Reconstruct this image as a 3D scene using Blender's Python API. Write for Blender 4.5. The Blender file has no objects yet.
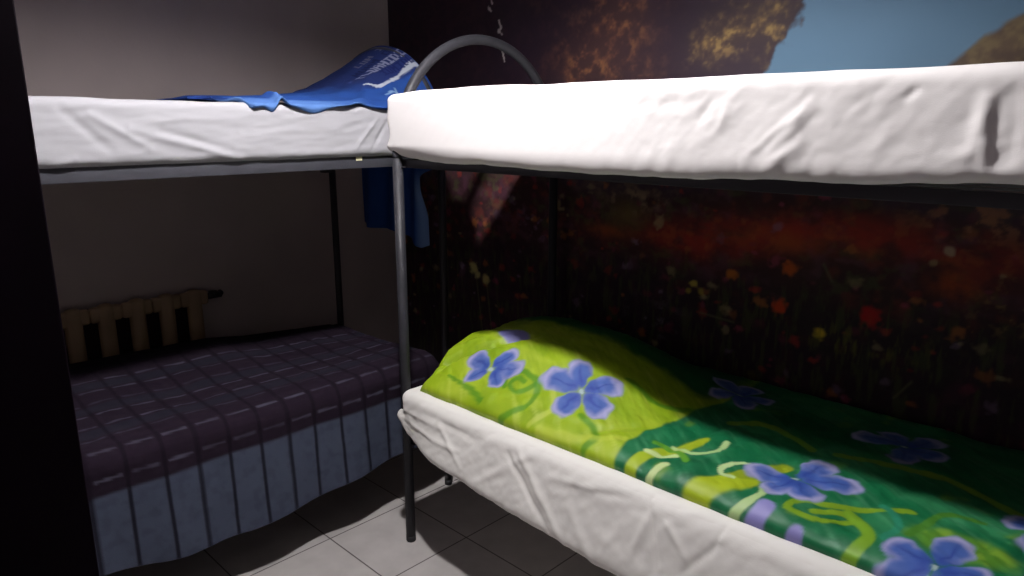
import bpy, math
import numpy as np

# ------------------------------------------------------------------ camera, world, exposure
sc = bpy.context.scene
COL = sc.collection
cam_data = bpy.data.cameras.new('camera')
cam_data.sensor_width = 36.0
cam_data.lens = 36.0 * 707 / 1024
cam_data.clip_start = 0.02
cam = bpy.data.objects.new('camera', cam_data)
COL.objects.link(cam)
cam.location = (0, 0, 1.45)
cam.rotation_euler = (math.radians(90 - 13.06), 0, math.radians(44.2))
sc.camera = cam

world = bpy.data.worlds.new('world')
sc.world = world
world.use_nodes = True
world.node_tree.nodes['Background'].inputs[0].default_value = (0.05, 0.042, 0.055, 1)
world.node_tree.nodes['Background'].inputs[1].default_value = 1.0

sc.view_settings.view_transform = 'Standard'
sc.view_settings.look = 'None'
sc.view_settings.exposure = 0.0
sc.view_settings.gamma = 1.0
sc.view_settings.use_curve_mapping = False

LAMP = (-1.25, 0.93, 2.27)      # the bare bulb on the ceiling cord, the room's only lamp
BULB_R = 0.036
BULB_STRENGTH = 2000.0


# ------------------------------------------------------------------ helpers
def lin(c):
    c = np.asarray(c, float) / 255.0
    return np.where(c <= 0.04045, c / 12.92, ((c + 0.055) / 1.055) ** 2.4)


def tag(o, label=None, cat=None, group=None, kind=None):
    if label: o['label'] = label
    if cat: o['category'] = cat
    if group: o['group'] = group
    if kind: o['kind'] = kind
    return o


def empty(name, loc=(0, 0, 0)):
    o = bpy.data.objects.new(name, None)
    o.location = loc
    o.empty_display_size = 0.1
    COL.objects.link(o)
    return o


def link(name, verts, faces, m, parent=None, smooth=True, colors=None, world_coords=True):
    """verts in world coordinates; an Empty parent's location is subtracted"""
    v = np.asarray(verts, float)
    if parent is not None:
        base = np.array(parent.location)
        if parent.parent is not None:
            base = base + np.array(parent.parent.location)
        v = v - base
    me = bpy.data.meshes.new(name)
    me.from_pydata(v.tolist(), [], [list(map(int, f)) for f in faces])
    me.update()
    if smooth:
        me.polygons.foreach_set('use_smooth', [True] * len(me.polygons))
    if colors is not None:
        ca = me.color_attributes.new('Col', 'FLOAT_COLOR', 'POINT')
        rgba = np.ones((len(v), 4), np.float32)
        rgba[:, :3] = colors
        ca.data.foreach_set('color', rgba.ravel())
    me.materials.append(m)
    o = bpy.data.objects.new(name, me)
    COL.objects.link(o)
    if parent is not None:
        o.parent = parent
    return o


def mat(name, color=(0.5, 0.5, 0.5), rough=0.7, metal=0.0, spec=0.5, bump=0.0, bscale=200.0,
        attr=False, var=0.0, vscale=8.0, sheen=0.0, emit=None):
    m = bpy.data.materials.new(name)
    m.use_nodes = True
    nt = m.node_tree
    b = nt.nodes['Principled BSDF']
    b.inputs['Base Color'].default_value = (*color, 1)
    b.inputs['Roughness'].default_value = rough
    b.inputs['Metallic'].default_value = metal
    b.inputs['Specular IOR Level'].default_value = spec
    if sheen:
        b.inputs['Sheen Weight'].default_value = sheen
    tc = nt.nodes.new('ShaderNodeTexCoord')
    if attr:
        a = nt.nodes.new('ShaderNodeVertexColor')
        a.layer_name = 'Col'
        nt.links.new(a.outputs['Color'], b.inputs['Base Color'])
    elif var:
        n = nt.nodes.new('ShaderNodeTexNoise')
        n.inputs['Scale'].default_value = vscale
        n.inputs['Detail'].default_value = 6
        mp = nt.nodes.new('ShaderNodeMapRange')
        mp.inputs['From Min'].default_value = 0.3
        mp.inputs['From Max'].default_value = 0.7
        mp.inputs['To Min'].default_value = 1 - var
        mp.inputs['To Max'].default_value = 1 + var
        mx = nt.nodes.new('ShaderNodeVectorMath')
        mx.operation = 'SCALE'
        mx.inputs[0].default_value = color
        nt.links.new(tc.outputs['Object'], n.inputs['Vector'])
        nt.links.new(n.outputs['Fac'], mp.inputs['Value'])
        nt.links.new(mp.outputs['Result'], mx.inputs['Scale'])
        nt.links.new(mx.outputs[0], b.inputs['Base Color'])
    if bump:
        n2 = nt.nodes.new('ShaderNodeTexNoise')
        n2.inputs['Scale'].default_value = bscale
        n2.inputs['Detail'].default_value = 3
        bp = nt.nodes.new('ShaderNodeBump')
        bp.inputs['Strength'].default_value = bump
        bp.inputs['Distance'].default_value = 0.002
        nt.links.new(tc.outputs['Object'], n2.inputs['Vector'])
        nt.links.new(n2.outputs['Fac'], bp.inputs['Height'])
        nt.links.new(bp.outputs['Normal'], b.inputs['Normal'])
    if emit:
        b.inputs['Emission Color'].default_value = (*emit[0], 1)
        b.inputs['Emission Strength'].default_value = emit[1]
    return m


def sst(a, b, x):
    t = np.clip((x - a) / (b - a), 0, 1)
    return t * t * (3 - 2 * t)


def vnoise(x, y, seed=0):
    """smooth 2-D value noise in -1..1"""
    x = np.asarray(x, float); y = np.asarray(y, float)
    xi = np.floor(x).astype(np.int64); yi = np.floor(y).astype(np.int64)
    fx = x - xi; fy = y - yi
    fx = fx * fx * (3 - 2 * fx); fy = fy * fy * (3 - 2 * fy)

    def h(i, j):
        n = (i * 374761393 + j * 668265263 + seed * 982451653) & 0xFFFFFFFF
        n = ((n ^ (n >> 13)) * 1274126177) & 0xFFFFFFFF
        n = n ^ (n >> 16)
        return (n & 0xFFFF) / 32767.5 - 1
    a = h(xi, yi); b = h(xi + 1, yi); c = h(xi, yi + 1); d = h(xi + 1, yi + 1)
    return (a * (1 - fx) + b * fx) * (1 - fy) + (c * (1 - fx) + d * fx) * fy


def fbm(x, y, seed=0, o=4):
    s = 0; a = 1; t = 0
    for k in range(o):
        s = s + a * vnoise(x * 2 ** k, y * 2 ** k, seed + k); t += a; a *= 0.55
    return s / t


def segd(px, py, x0, y0, x1, y1):
    dx, dy = x1 - x0, y1 - y0
    L = dx * dx + dy * dy + 1e-12
    t = np.clip(((px - x0) * dx + (py - y0) * dy) / L, 0, 1)
    return np.hypot(px - x0 - t * dx, py - y0 - t * dy), t


def polyd(px, py, pts):
    d = np.full(np.shape(px), 9.0)
    for (a, b), (c, e) in zip(pts[:-1], pts[1:]):
        d = np.minimum(d, segd(px, py, a, b, c, e)[0])
    return d


def smooth_poly(pts, n=8):
    """Catmull-Rom through the points"""
    P = [pts[0]] + list(pts) + [pts[-1]]
    out = []
    for i in range(1, len(P) - 2):
        p0, p1, p2, p3 = [np.array(q, float) for q in P[i - 1:i + 3]]
        for k in range(n):
            t = k / n
            out.append(tuple(0.5 * ((2 * p1) + (-p0 + p2) * t + (2 * p0 - 5 * p1 + 4 * p2 - p3) * t * t + (-p0 + 3 * p1 - 3 * p2 + p3) * t ** 3)))
    out.append(tuple(pts[-1]))
    return out


def ridges(a, z, L):
    d = np.zeros_like(a)
    for x0, z0, x1, z1, amp, w in L:
        dist, t = segd(a, z, x0, z0, x1, z1)
        d += amp * np.exp(-(dist / w) ** 2) * (0.45 + 0.55 * np.sin(np.pi * np.clip(t, 0.05, 0.95)))
    return d


def grid_faces(nu, nv, flip=False):
    i, j = np.meshgrid(np.arange(nu - 1), np.arange(nv - 1), indexing='ij')
    a = i * nv + j
    f = np.stack([a, a + nv, a + nv + 1, a + 1], -1).reshape(-1, 4)
    return f[:, ::-1] if flip else f


def rbox(xs, ys, zs, r):
    """box surface with rounded edges on a graded grid. returns verts, outward dirs, faces"""
    X = [np.asarray(a, float) for a in (xs, ys, zs)]
    n = [len(a) for a in X]
    idx = {}; V = []; F = []

    def vid(i, j, k):
        key = (i, j, k)
        if key not in idx:
            idx[key] = len(V); V.append((X[0][i], X[1][j], X[2][k]))
        return idx[key]
    for ax in range(3):
        u, v = (ax + 1) % 3, (ax + 2) % 3
        for side in (0, n[ax] - 1):
            for a in range(n[u] - 1):
                for b in range(n[v] - 1):
                    q = []
                    for da, db in ((0, 0), (1, 0), (1, 1), (0, 1)):
                        t = [0, 0, 0]; t[ax] = side; t[u] = a + da; t[v] = b + db
                        q.append(vid(*t))
                    F.append(q if side else q[::-1])
    V = np.array(V)
    lo = np.array([a[0] for a in X]); hi = np.array([a[-1] for a in X])
    rr = np.minimum(r, (hi - lo) / 2 - 1e-5)
    q = np.clip(V, lo + rr, hi - rr)
    d = V - q
    L = np.linalg.norm(d / rr, axis=1, keepdims=True)
    dn = (d / rr) / L
    return q + dn * rr, dn, F


def box_vf(lo, hi, r=0.003, seg=1):
    lo = np.array(lo, float); hi = np.array(hi, float)
    rr = min(r, *(0.49 * (hi - lo)))
    ax = [[l, l + rr * 0.35, l + rr, h - rr, h - rr * 0.35, h] for l, h in zip(lo, hi)]
    V, dn, F = rbox(*ax, r=rr)
    return V, F


def tube_vf(pts, r, n=14, cap=True):
    P = np.array(pts, float)
    V = []; F = []
    T = np.gradient(P, axis=0)
    T /= np.linalg.norm(T, axis=1, keepdims=True)
    ref = np.array([0, 0, 1.0]) if abs(T[0][2]) < 0.9 else np.array([1.0, 0, 0])
    U = np.cross(T[0], ref); U /= np.linalg.norm(U)
    for k in range(len(P)):
        U = U - T[k] * np.dot(U, T[k]); U /= np.linalg.norm(U)
        W = np.cross(T[k], U)
        rk = r[k] if hasattr(r, '__len__') else r
        for a in range(n):
            an = 2 * math.pi * a / n
            V.append(P[k] + rk * (math.cos(an) * U + math.sin(an) * W))
    for k in range(len(P) - 1):
        for a in range(n):
            b = (a + 1) % n
            F.append([k * n + a, k * n + b, (k + 1) * n + b, (k + 1) * n + a])
    if cap:
        F.append(list(range(n))[::-1])
        F.append([(len(P) - 1) * n + a for a in range(n)])
    return np.array(V), F


def join(*parts):
    V = []; F = []; o = 0
    for v, f in parts:
        V.append(np.asarray(v)); F += [[i + o for i in q] for q in f]; o += len(v)
    return np.concatenate(V), F


# ------------------------------------------------------------------ materials
M_wall = mat('plaster_paint', (0.45, 0.385, 0.375), 0.85, spec=0.2, bump=0.25, bscale=60, var=0.06, vscale=3)
M_ceil = mat('ceiling_paint', (0.24, 0.22, 0.24), 0.9, spec=0.1)
M_metal = mat('grey_painted_steel', (0.026, 0.026, 0.031), 0.5, spec=0.22, var=0.08, vscale=25)
M_rail = mat('grey_painted_angle_steel', (0.052, 0.053, 0.064), 0.45, spec=0.4, var=0.08, vscale=25)
M_dmetal = mat('dark_painted_steel', (0.022, 0.020, 0.026), 0.5, spec=0.4, var=0.1, vscale=25)
M_door = mat('dark_brown_door_varnish', (0.004, 0.0012, 0.004), 0.8, spec=0.05, var=0.2, vscale=6)
M_sheet = mat('white_cotton_sheet', (0.82, 0.79, 0.78), 0.9, spec=0.1, bump=0.12, bscale=500)
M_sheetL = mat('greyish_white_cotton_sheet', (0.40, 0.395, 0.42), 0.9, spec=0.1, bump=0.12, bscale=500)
M_sheetB = mat('cream_cotton_sheet', (0.88, 0.86, 0.82), 0.9, spec=0.1, bump=0.12, bscale=500)
M_quilt = mat('printed_satin_quilt', rough=0.5, spec=0.35, attr=True)
M_blanket = mat('woven_plaid_blanket', rough=0.95, spec=0.05, attr=True, bump=0.4, bscale=300)
M_towel = mat('printed_terry_towel', rough=0.9, spec=0.1, attr=True, bump=0.35, bscale=500)
M_mural = mat('printed_photo_wallpaper', rough=0.55, spec=0.25, attr=True)
M_rad = mat('cream_radiator_enamel', (0.30, 0.205, 0.12), 0.5, spec=0.4, var=0.08, vscale=12)
M_black = mat('black_rubber', (0.02, 0.02, 0.022), 0.6)
M_sticker = mat('pale_sticker', (0.75, 0.72, 0.45), 0.6)
M_ticking = mat('dark_blue_mattress_ticking', (0.035, 0.038, 0.06), 0.9, spec=0.1)
M_mesh = mat('grey_bed_base_wire', (0.1, 0.1, 0.11), 0.5)
M_bulb = mat('lamp_bulb_glass', (1, 1, 1), 0.3, emit=((1.0, 0.965, 0.97), BULB_STRENGTH))
M_white = mat('white_plastic', (0.6, 0.6, 0.58), 0.5)


def tile_material():
    m = bpy.data.materials.new('cream_floor_tiles')
    m.use_nodes = True
    nt = m.node_tree
    b = nt.nodes['Principled BSDF']
    tc = nt.nodes.new('ShaderNodeTexCoord')
    mp = nt.nodes.new('ShaderNodeMapping')
    mp.inputs['Location'].default_value = (2.05 + 0.345 * 20, -1.172 + 0.345 * 20, 0)
    br = nt.nodes.new('ShaderNodeTexBrick')
    br.offset = 0.0; br.squash = 1.0
    br.inputs['Scale'].default_value = 1.0
    br.inputs['Mortar Size'].default_value = 0.0028
    br.inputs['Mortar Smooth'].default_value = 0.3
    br.inputs['Brick Width'].default_value = 0.345
    br.inputs['Row Height'].default_value = 0.345
    br.inputs['Color1'].default_value = (0.56, 0.53, 0.52, 1)
    br.inputs['Color2'].default_value = (0.60, 0.57, 0.55, 1)
    br.inputs['Mortar'].default_value = (0.14, 0.12, 0.12, 1)
    n = nt.nodes.new('ShaderNodeTexNoise')
    n.inputs['Scale'].default_value = 9; n.inputs['Detail'].default_value = 5
    rp = nt.nodes.new('ShaderNodeMapRange')
    rp.inputs['From Min'].default_value = 0.3; rp.inputs['From Max'].default_value = 0.7
    rp.inputs['To Min'].default_value = 0.88; rp.inputs['To Max'].default_value = 1.06
    sc_ = nt.nodes.new('ShaderNodeVectorMath'); sc_.operation = 'SCALE'
    nt.links.new(tc.outputs['Object'], mp.inputs['Vector'])
    nt.links.new(mp.outputs['Vector'], br.inputs['Vector'])
    nt.links.new(tc.outputs['Object'], n.inputs['Vector'])
    nt.links.new(n.outputs['Fac'], rp.inputs['Value'])
    nt.links.new(br.outputs['Color'], sc_.inputs[0])
    nt.links.new(rp.outputs['Result'], sc_.inputs['Scale'])
    nt.links.new(sc_.outputs[0], b.inputs['Base Color'])
    bp = nt.nodes.new('ShaderNodeBump'); bp.invert = True
    bp.inputs['Distance'].default_value = 0.002; bp.inputs['Strength'].default_value = 0.6
    nt.links.new(br.outputs['Fac'], bp.inputs['Height'])
    nt.links.new(bp.outputs['Normal'], b.inputs['Normal'])
    b.inputs['Roughness'].default_value = 0.45
    b.inputs['Specular IOR Level'].default_value = 0.3
    return m


M_tile = tile_material()

# ------------------------------------------------------------------ the room
WX, WY = -2.98, 2.2            # left wall and mural wall planes
RX, FY, CZ = 0.75, -0.42, 2.55   # right wall, front wall (behind the viewer), ceiling
T = 0.12


def wall(name, lo, hi, m):
    v, f = box_vf(lo, hi, 0.001)
    return tag(link(name, v, f, m, smooth=False), kind='structure')


wall('floor', (WX - T, FY - T, -0.1), (RX + T, WY + T, 0), M_tile)
wall('ceiling', (WX - T, FY - T, CZ), (RX + T, WY + T, CZ + 0.1), M_ceil)
wall('wall_left', (WX - T, FY - T, 0), (WX, WY, CZ), M_wall)
wall('wall_back', (WX - T, WY, 0), (RX + T, WY + T, CZ), M_wall)
# right wall; unseen wide opening added to let world light in as faint fill
v, f = join(box_vf((RX, FY, 0), (RX + T, -0.30, CZ), 0.001), box_vf((RX, 1.25, 0), (RX + T, WY, CZ), 0.001),
            box_vf((RX, -0.30, 2.2), (RX + T, 1.25, CZ), 0.001))
tag(link('wall_right', v, f, M_wall, smooth=False), kind='structure')
# front wall with the doorway behind the viewer
v, f = join(box_vf((WX, FY - T, 0), (-1.24, FY, CZ), 0.001), box_vf((-0.48, FY - T, 0), (RX + T, FY, CZ), 0.001),
            box_vf((-1.24, FY - T, 2.08), (-0.48, FY, CZ), 0.001))
tag(link('wall_front', v, f, M_wall, smooth=False), kind='structure')

# the open door leaf at the left edge of the view
door = empty('door_1', (-1.22, FY + 0.02, 0))
tag(door, kind='structure')
dv = [box_vf((-1.24, FY + 0.02, 0.01), (-1.2, 0.263, 2.05), 0.003)]
link('door_leaf', *join(*dv), M_door, door)

# ------------------------------------------------------------------ photo mural
def mural_color(x, z):
    n1 = fbm(x * 14, z * 14, 11, 4); n2 = fbm(x * 30, z * 34, 21, 4); n3 = fbm(x * 5, z * 5, 31, 4)
    n4 = vnoise(x * 110, z * 110, 41)
    C = np.zeros(x.shape + (3,))

    def mix(m, c, base=None):
        nonlocal C
        m = np.clip(m, 0, 1)[..., None]
        C = C * (1 - m) + lin(c) * m

    def gb(cx, cz, rx, rz=None, ang=0.0):
        rz = rz or rx
        ca, sa = math.cos(ang), math.sin(ang)
        u = (x - cx) * ca + (z - cz) * sa; w = -(x - cx) * sa + (z - cz) * ca
        return np.exp(-((u / rx) ** 2 + (w / rz) ** 2))
    # sky
    t = np.clip((z - 1.55) / 0.6, 0, 1)[..., None]
    C = lin((68, 93, 112)) * (1 - t) + lin((60, 86, 106)) * t
    C = C * (1 + 0.05 * n3[..., None])
    # big tree: everything left of a ragged edge
    edge = np.interp(z, [1.5, 1.598, 1.66, 1.70, 1.766, 1.81, 2.1], [-1.09, -1.035, -0.98, -0.965, -0.935, -0.93, -0.90])
    tree = sst(-0.012, 0.012, edge + 0.035 * n1 + 0.022 * n2 - 0.01 - x)
    mix(tree, (27, 18, 27))
    # leafy light in the crown
    leaf = sst(-0.25, 0.55, n2 + 0.15 * n4 + 0.35 * n1)
    # second tree to the right
    e2 = np.interp(x, [-0.60, -0.532, -0.46, -0.387, -0.2, 0.2], [1.52, 1.605, 1.665, 1.715, 1.78, 1.86])
    tree2 = sst(-0.01, 0.01, e2 + 0.01 * n1 + 0.008 * n2 - z)
    mix(tree2, (64, 52, 40))
    mix(tree2 * leaf * 0.7, (86, 74, 50))
    mix(tree2 * sst(0.0, 0.5, -n2) * 0.6, (52, 38, 34))
    # orange-brown bough in the middle, leaning up to the right
    bough = gb(-1.70, 1.70, 0.17, 0.13) + 0.9 * gb(-1.58, 1.84, 0.13, 0.12, 0.6) + 0.6 * gb(-1.80, 1.62, 0.14, 0.07) + 0.4 * gb(-1.5, 1.63, 0.10, 0.06)
    mix(tree * bough * (0.25 + 0.75 * leaf) * 0.9, (66, 42, 32))
    mix(tree * bough * leaf * sst(0.1, 0.8, n2 + 0.2 * n4) * 0.6, (96, 66, 42))
    mix(tree * (gb(-1.78, 1.85, 0.08, 0.05) + gb(-2.0, 1.93, 0.1, 0.05)) * leaf * 0.5, (54, 38, 34))
    # golden leaves near the sky
    gold = gb(-1.14, 1.735, 0.085, 0.05) + 0.8 * gb(-1.23, 1.69, 0.07, 0.05) + 0.6 * gb(-1.03, 1.77, 0.08, 0.06) + 0.5 * gb(-1.0, 1.68, 0.06, 0.07) + 0.4 * gb(-1.08, 1.85, 0.12, 0.05)
    mix(tree * gold * (0.2 + 0.8 * leaf) * 0.95, (76, 60, 38))
    mix(tree * gold * leaf * sst(0.05, 0.7, n2 + 0.2 * n4) * 0.75, (116, 96, 54))
    mix(tree * leaf * sst(-1.6, -2.4, x) * 0.2, (60, 34, 38))
    mix(tree * gb(-1.15, 1.60, 0.25, 0.10) * 0.35, (44, 34, 42))
    C = np.clip(C * 2.0, 0, 0.9)
    # low hedge, meadow and flower beds
    low = 1 - sst(1.30, 1.52, z + 0.05 * n1)
    mix(low, (72, 56, 74))
    mix(low * leaf * 0.5, (118, 96, 86))
    mix(low * sst(0.1, 0.6, fbm(x * 11, z * 11, 141, 3)) * 0.6, (70, 66, 50))
    meadow = 1 - sst(1.17, 1.27, z + 0.03 * n1 - 0.03 * np.sin(x * 5))
    mix(meadow, (66, 42, 46))
    mix(meadow * sst(0.0, 0.6, fbm(x * 16, z * 20, 142, 4)) * 0.6, (104, 66, 84))
    mix(meadow * sst(0.1, 0.6, fbm(x * 18, z * 18, 143, 4)) * 0.6, (122, 58, 50))
    mix(meadow * sst(0.1, 0.6, fbm(x * 20, z * 26, 144, 4)) * 0.5, (84, 92, 56))
    g = 1 - sst(0.84, 1.02, z + 0.06 * n1)
    mix(g * 0.8, (42, 34, 44))
    mix(g * sst(0.0, 0.5, fbm(x * 70, z * 14, 51, 3)) * 0.5, (80, 88, 50))
    mix(g * sst(0.1, 0.6, fbm(x * 13, z * 13, 145, 4)) * 0.4, (84, 50, 70))
    # red field of blossom
    patch = sst(-0.45, 0.45, fbm(x * 13, z * 22, 146, 4))
    red = np.exp(-((z - (1.055 + 0.09 * sst(-1.4, -0.6, x) - 0.05 * sst(-0.8, -0.4, x) + 0.02 * n3)) / 0.060) ** 2)
    red *= sst(-1.62, -1.2, x) * (1 - 0.55 * sst(-0.85, -0.3, x)) * (0.25 + 0.75 * patch)
    mix(red * 1.0, (176, 54, 42))
    mix(red * sst(0.0, 0.6, n2) * 0.7, (186, 96, 50))
    mix(gb(-0.95, 1.09, 0.14, 0.035) * np.clip(0.6 + n1, 0, 1) * 0.8, (178, 88, 44))
    mix(gb(-0.44, 1.02, 0.06, 0.04) * np.clip(0.6 + n2, 0, 1), (176, 78, 36))
    mix(gb(-1.62, 1.05, 0.12, 0.025) * 0.7 * np.clip(0.8 + n2, 0, 1), (168, 84, 40))
    mix(gb(-1.55, 1.12, 0.10, 0.05) * 0.7 * np.clip(0.7 + n1, 0, 1), (130, 108, 60))
    mix(gb(-1.50, 1.18, 0.13, 0.045) * 0.7 * sst(-0.1, 0.6, n2), (170, 144, 116))
    mix(gb(-1.98, 1.03, 0.11, 0.05, -0.4) * sst(0.0, 0.5, n2) * 0.7, (150, 116, 150))
    mix(gb(-2.25, 1.02, 0.12, 0.05) * sst(0.0, 0.5, n2) * 0.6, (150, 84, 76))
    mix(gb(-2.22, 1.15, 0.10, 0.06) * sst(0.0, 0.5, n2) * 0.5, (112, 120, 80))
    # single blooms, each of ragged outline
    rng = np.random.RandomState(7)
    pal = [(190, 60, 52), (170, 70, 100), (196, 120, 60), (186, 168, 120), (150, 124, 154), (180, 66, 50), (126, 54, 76)]
    for k in range(420):
        cx = rng.uniform(-2.95, 0.4); cz = rng.uniform(0.42, 1.26)
        rr_ = rng.uniform(0.006, 0.020); asp = rng.uniform(0.5, 1.1); sd = rng.randint(1000)
        c = pal[rng.randint(len(pal))]; wgt = rng.uniform(0.2, 0.55)
        s = (np.abs(x - cx) < 3 * rr_) & (np.abs(z - cz) < 3 * rr_)
        if s.any():
            xs_, zs_ = x[s], z[s]
            rad_ = np.hypot((xs_ - cx) / rr_, (zs_ - cz) / (rr_ * asp)) * (1 + 0.45 * vnoise(xs_ * 90 + sd, zs_ * 90, 150)) + 0.5 * n2[s]
            mm = np.zeros(x.shape)
            mm[s] = sst(1.5, 0.4, rad_)
            mix(mm * wgt, c)
    for cx, cz, r, c, w in [(-2.385, 0.795, 0.024, (200, 190, 120), 1), (-2.36, 0.765, 0.016, (190, 180, 120), 1), (-2.305, 0.752, 0.022, (206, 192, 120), 1),
                            (-0.653, 0.896, 0.026, (190, 30, 36), 1), (-0.791, 0.811, 0.017, (230, 196, 60), 1), (-0.926, 0.871, 0.022, (216, 78, 34), 1),
                            (-0.905, 1.0, 0.022, (206, 96, 34), 0.9), (-1.1, 0.955, 0.02, (206, 120, 40), 0.9), (-1.0, 0.62, 0.02, (100, 90, 40), 0.5),
                            (-1.76, 0.62, 0.028, (170, 24, 28), 1), (-1.98, 0.6, 0.02, (130, 20, 30), 0.8), (-0.47, 1.11, 0.014, (200, 180, 150), 0.7),
                            (-1.24, 0.90, 0.012, (190, 170, 70), 0.9), (-1.21, 0.875, 0.012, (170, 150, 60), 0.8), (-1.26, 0.87, 0.012, (170, 150, 60), 0.8)]:
        d2 = np.hypot(x - cx, z - cz) / r * (1 + 0.3 * vnoise(x * 80, z * 80, 151)) + 0.35 * n2
        mix(sst(1.45, 0.5, d2) * w, c)
    # pale shrub blossoms and grass blades
    mix(gb(-1.40, 0.74, 0.10, 0.07) * sst(0.1, 0.5, n2) * 0.75, (120, 112, 124))
    mix(gb(-0.42, 1.20, 0.14, 0.06) * sst(0.1, 0.5, n2) * 0.8, (170, 116, 84))
    mix(gb(-0.30, 0.98, 0.09, 0.07) * sst(0.1, 0.5, n2) * 0.8, (170, 140, 84))
    mix(gb(-0.66, 0.80, 0.20, 0.06) * sst(0.1, 0.5, fbm(x * 60, z * 18, 61, 3)) * 0.8, (104, 104, 44))
    for (a, b, c_, d) in [(-2.37, 0.76, -2.33, 0.50), (-2.30, 0.74, -2.27, 0.52), (-0.80, 1.03, -0.77, 0.98), (-1.21, 0.80, -1.08, 0.79), (-0.52, 0.72, -0.56, 0.66)]:
        mix(np.exp(-(segd(x, z, a, b, c_, d)[0] / 0.004) ** 2) * 0.6, (110, 110, 80))
    # torn flecks in the paper where white backing shows
    for pts, w in [([(-2.275, 1.928), (-2.262, 1.913)], 0.009), ([(-2.212, 1.865), (-2.20, 1.845), (-2.215, 1.825), (-2.195, 1.815)], 0.009),
                   ([(-2.20, 1.755), (-2.188, 1.735), (-2.180, 1.705)], 0.006), ([(-2.26, 1.955), (-2.25, 1.94)], 0.006)]:
        mix(sst(0.9, 0.3, polyd(x, z, pts) / w + 0.5 * n4), (190, 184, 180))
    return C


def dense(lo, hi, d):
    return np.linspace(lo, hi, int(round((hi - lo) / d)) + 1)


mx = np.concatenate([dense(WX + 0.002, -0.25, 0.0045), dense(-0.23, RX - 0.002, 0.02)])
mz = np.concatenate([dense(0.001, 0.40, 0.03), dense(0.43, 2.10, 0.0045), dense(2.13, CZ - 0.002, 0.03)])
GX, GZ = np.meshgrid(mx, mz, indexing='ij')
cols = mural_color(GX, GZ).reshape(-1, 3)
Vf = np.stack([GX, np.full_like(GX, WY - 0.003), GZ], -1).reshape(-1, 3)
nb = len(Vf)
F = grid_faces(len(mx), len(mz)).tolist()
# the sheet's own thin edge
nx_, nz_ = len(mx), len(mz)
border = [i * nz_ for i in range(nx_)] + [(nx_ - 1) * nz_ + j for j in range(1, nz_)] + [i * nz_ + nz_ - 1 for i in range(nx_ - 2, -1, -1)] + [j for j in range(nz_ - 2, 0, -1)]
bv = Vf[border].copy(); bv[:, 1] = WY - 0.0005
V = np.concatenate([Vf, bv]); cols = np.concatenate([cols, cols[border]])
L = len(border)
for k in range(L):
    F.append([border[k], nb + k, nb + (k + 1) % L, border[(k + 1) % L]])
o = link('photo_mural', V, F, M_mural, smooth=False, colors=cols)
tag(o, 'wall-sized photo wallpaper of trees, blue sky and red flower meadow', 'wallpaper')


# ------------------------------------------------------------------ bunk beds
def wire_base(x0, x1, y0, y1, z, along):
    parts = []
    n = 16 if along == 'x' else 16
    for k in range(8):
        t = (k + 0.5) / 8
        if along == 'x':
            parts.append(box_vf((x0, y0 + (y1 - y0) * t - 0.008, z - 0.004), (x1, y0 + (y1 - y0) * t + 0.008, z), 0.001))
        else:
            parts.append(box_vf((x0 + (x1 - x0) * t - 0.008, y0, z - 0.004), (x0 + (x1 - x0) * t + 0.008, y1, z), 0.001))
    for k in range(n):
        t = (k + 0.5) / n
        if along == 'x':
            parts.append(box_vf((x0 + (x1 - x0) * t - 0.006, y0, z - 0.008), (x0 + (x1 - x0) * t + 0.006, y1, z - 0.004), 0.001))
        else:
            parts.append(box_vf((x0, y0 + (y1 - y0) * t - 0.006, z - 0.008), (x1, y0 + (y1 - y0) * t + 0.006, z - 0.004), 0.001))
    return join(*parts)


def angle_rail(x0, y0, x1, y1, z0, z1, inward, t=0.004, w=0.03):
    """L-section rail from (x0,y0) to (x1,y1); upright leg outside, flange inward at the bottom"""
    if abs(x1 - x0) > abs(y1 - y0):
        s = inward
        a = box_vf((min(x0, x1), y0 - t / 2, z0), (max(x0, x1), y0 + t / 2, z1), 0.0015)
        b = box_vf((min(x0, x1), min(y0, y0 + s * w), z0), (max(x0, x1), max(y0, y0 + s * w), z0 + t), 0.0015)
    else:
        s = inward
        a = box_vf((x0 - t / 2, min(y0, y1), z0), (x0 + t / 2, max(y0, y1), z1), 0.0015)
        b = box_vf((min(x0, x0 + s * w), min(y0, y1), z0), (max(x0, x0 + s * w), max(y0, y1), z0 + t), 0.0015)
    return join(a, b)


def arch_pts(c, r, z, axis, fixed):
    pts = []
    for k in range(0, 41):
        a = math.pi * k / 40
        u = c - r * math.cos(a); w = z + r * math.sin(a)
        pts.append((fixed, u, w) if axis == 'y' else (u, fixed, w))
    return pts


Z_TUBE = 1.345
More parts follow.
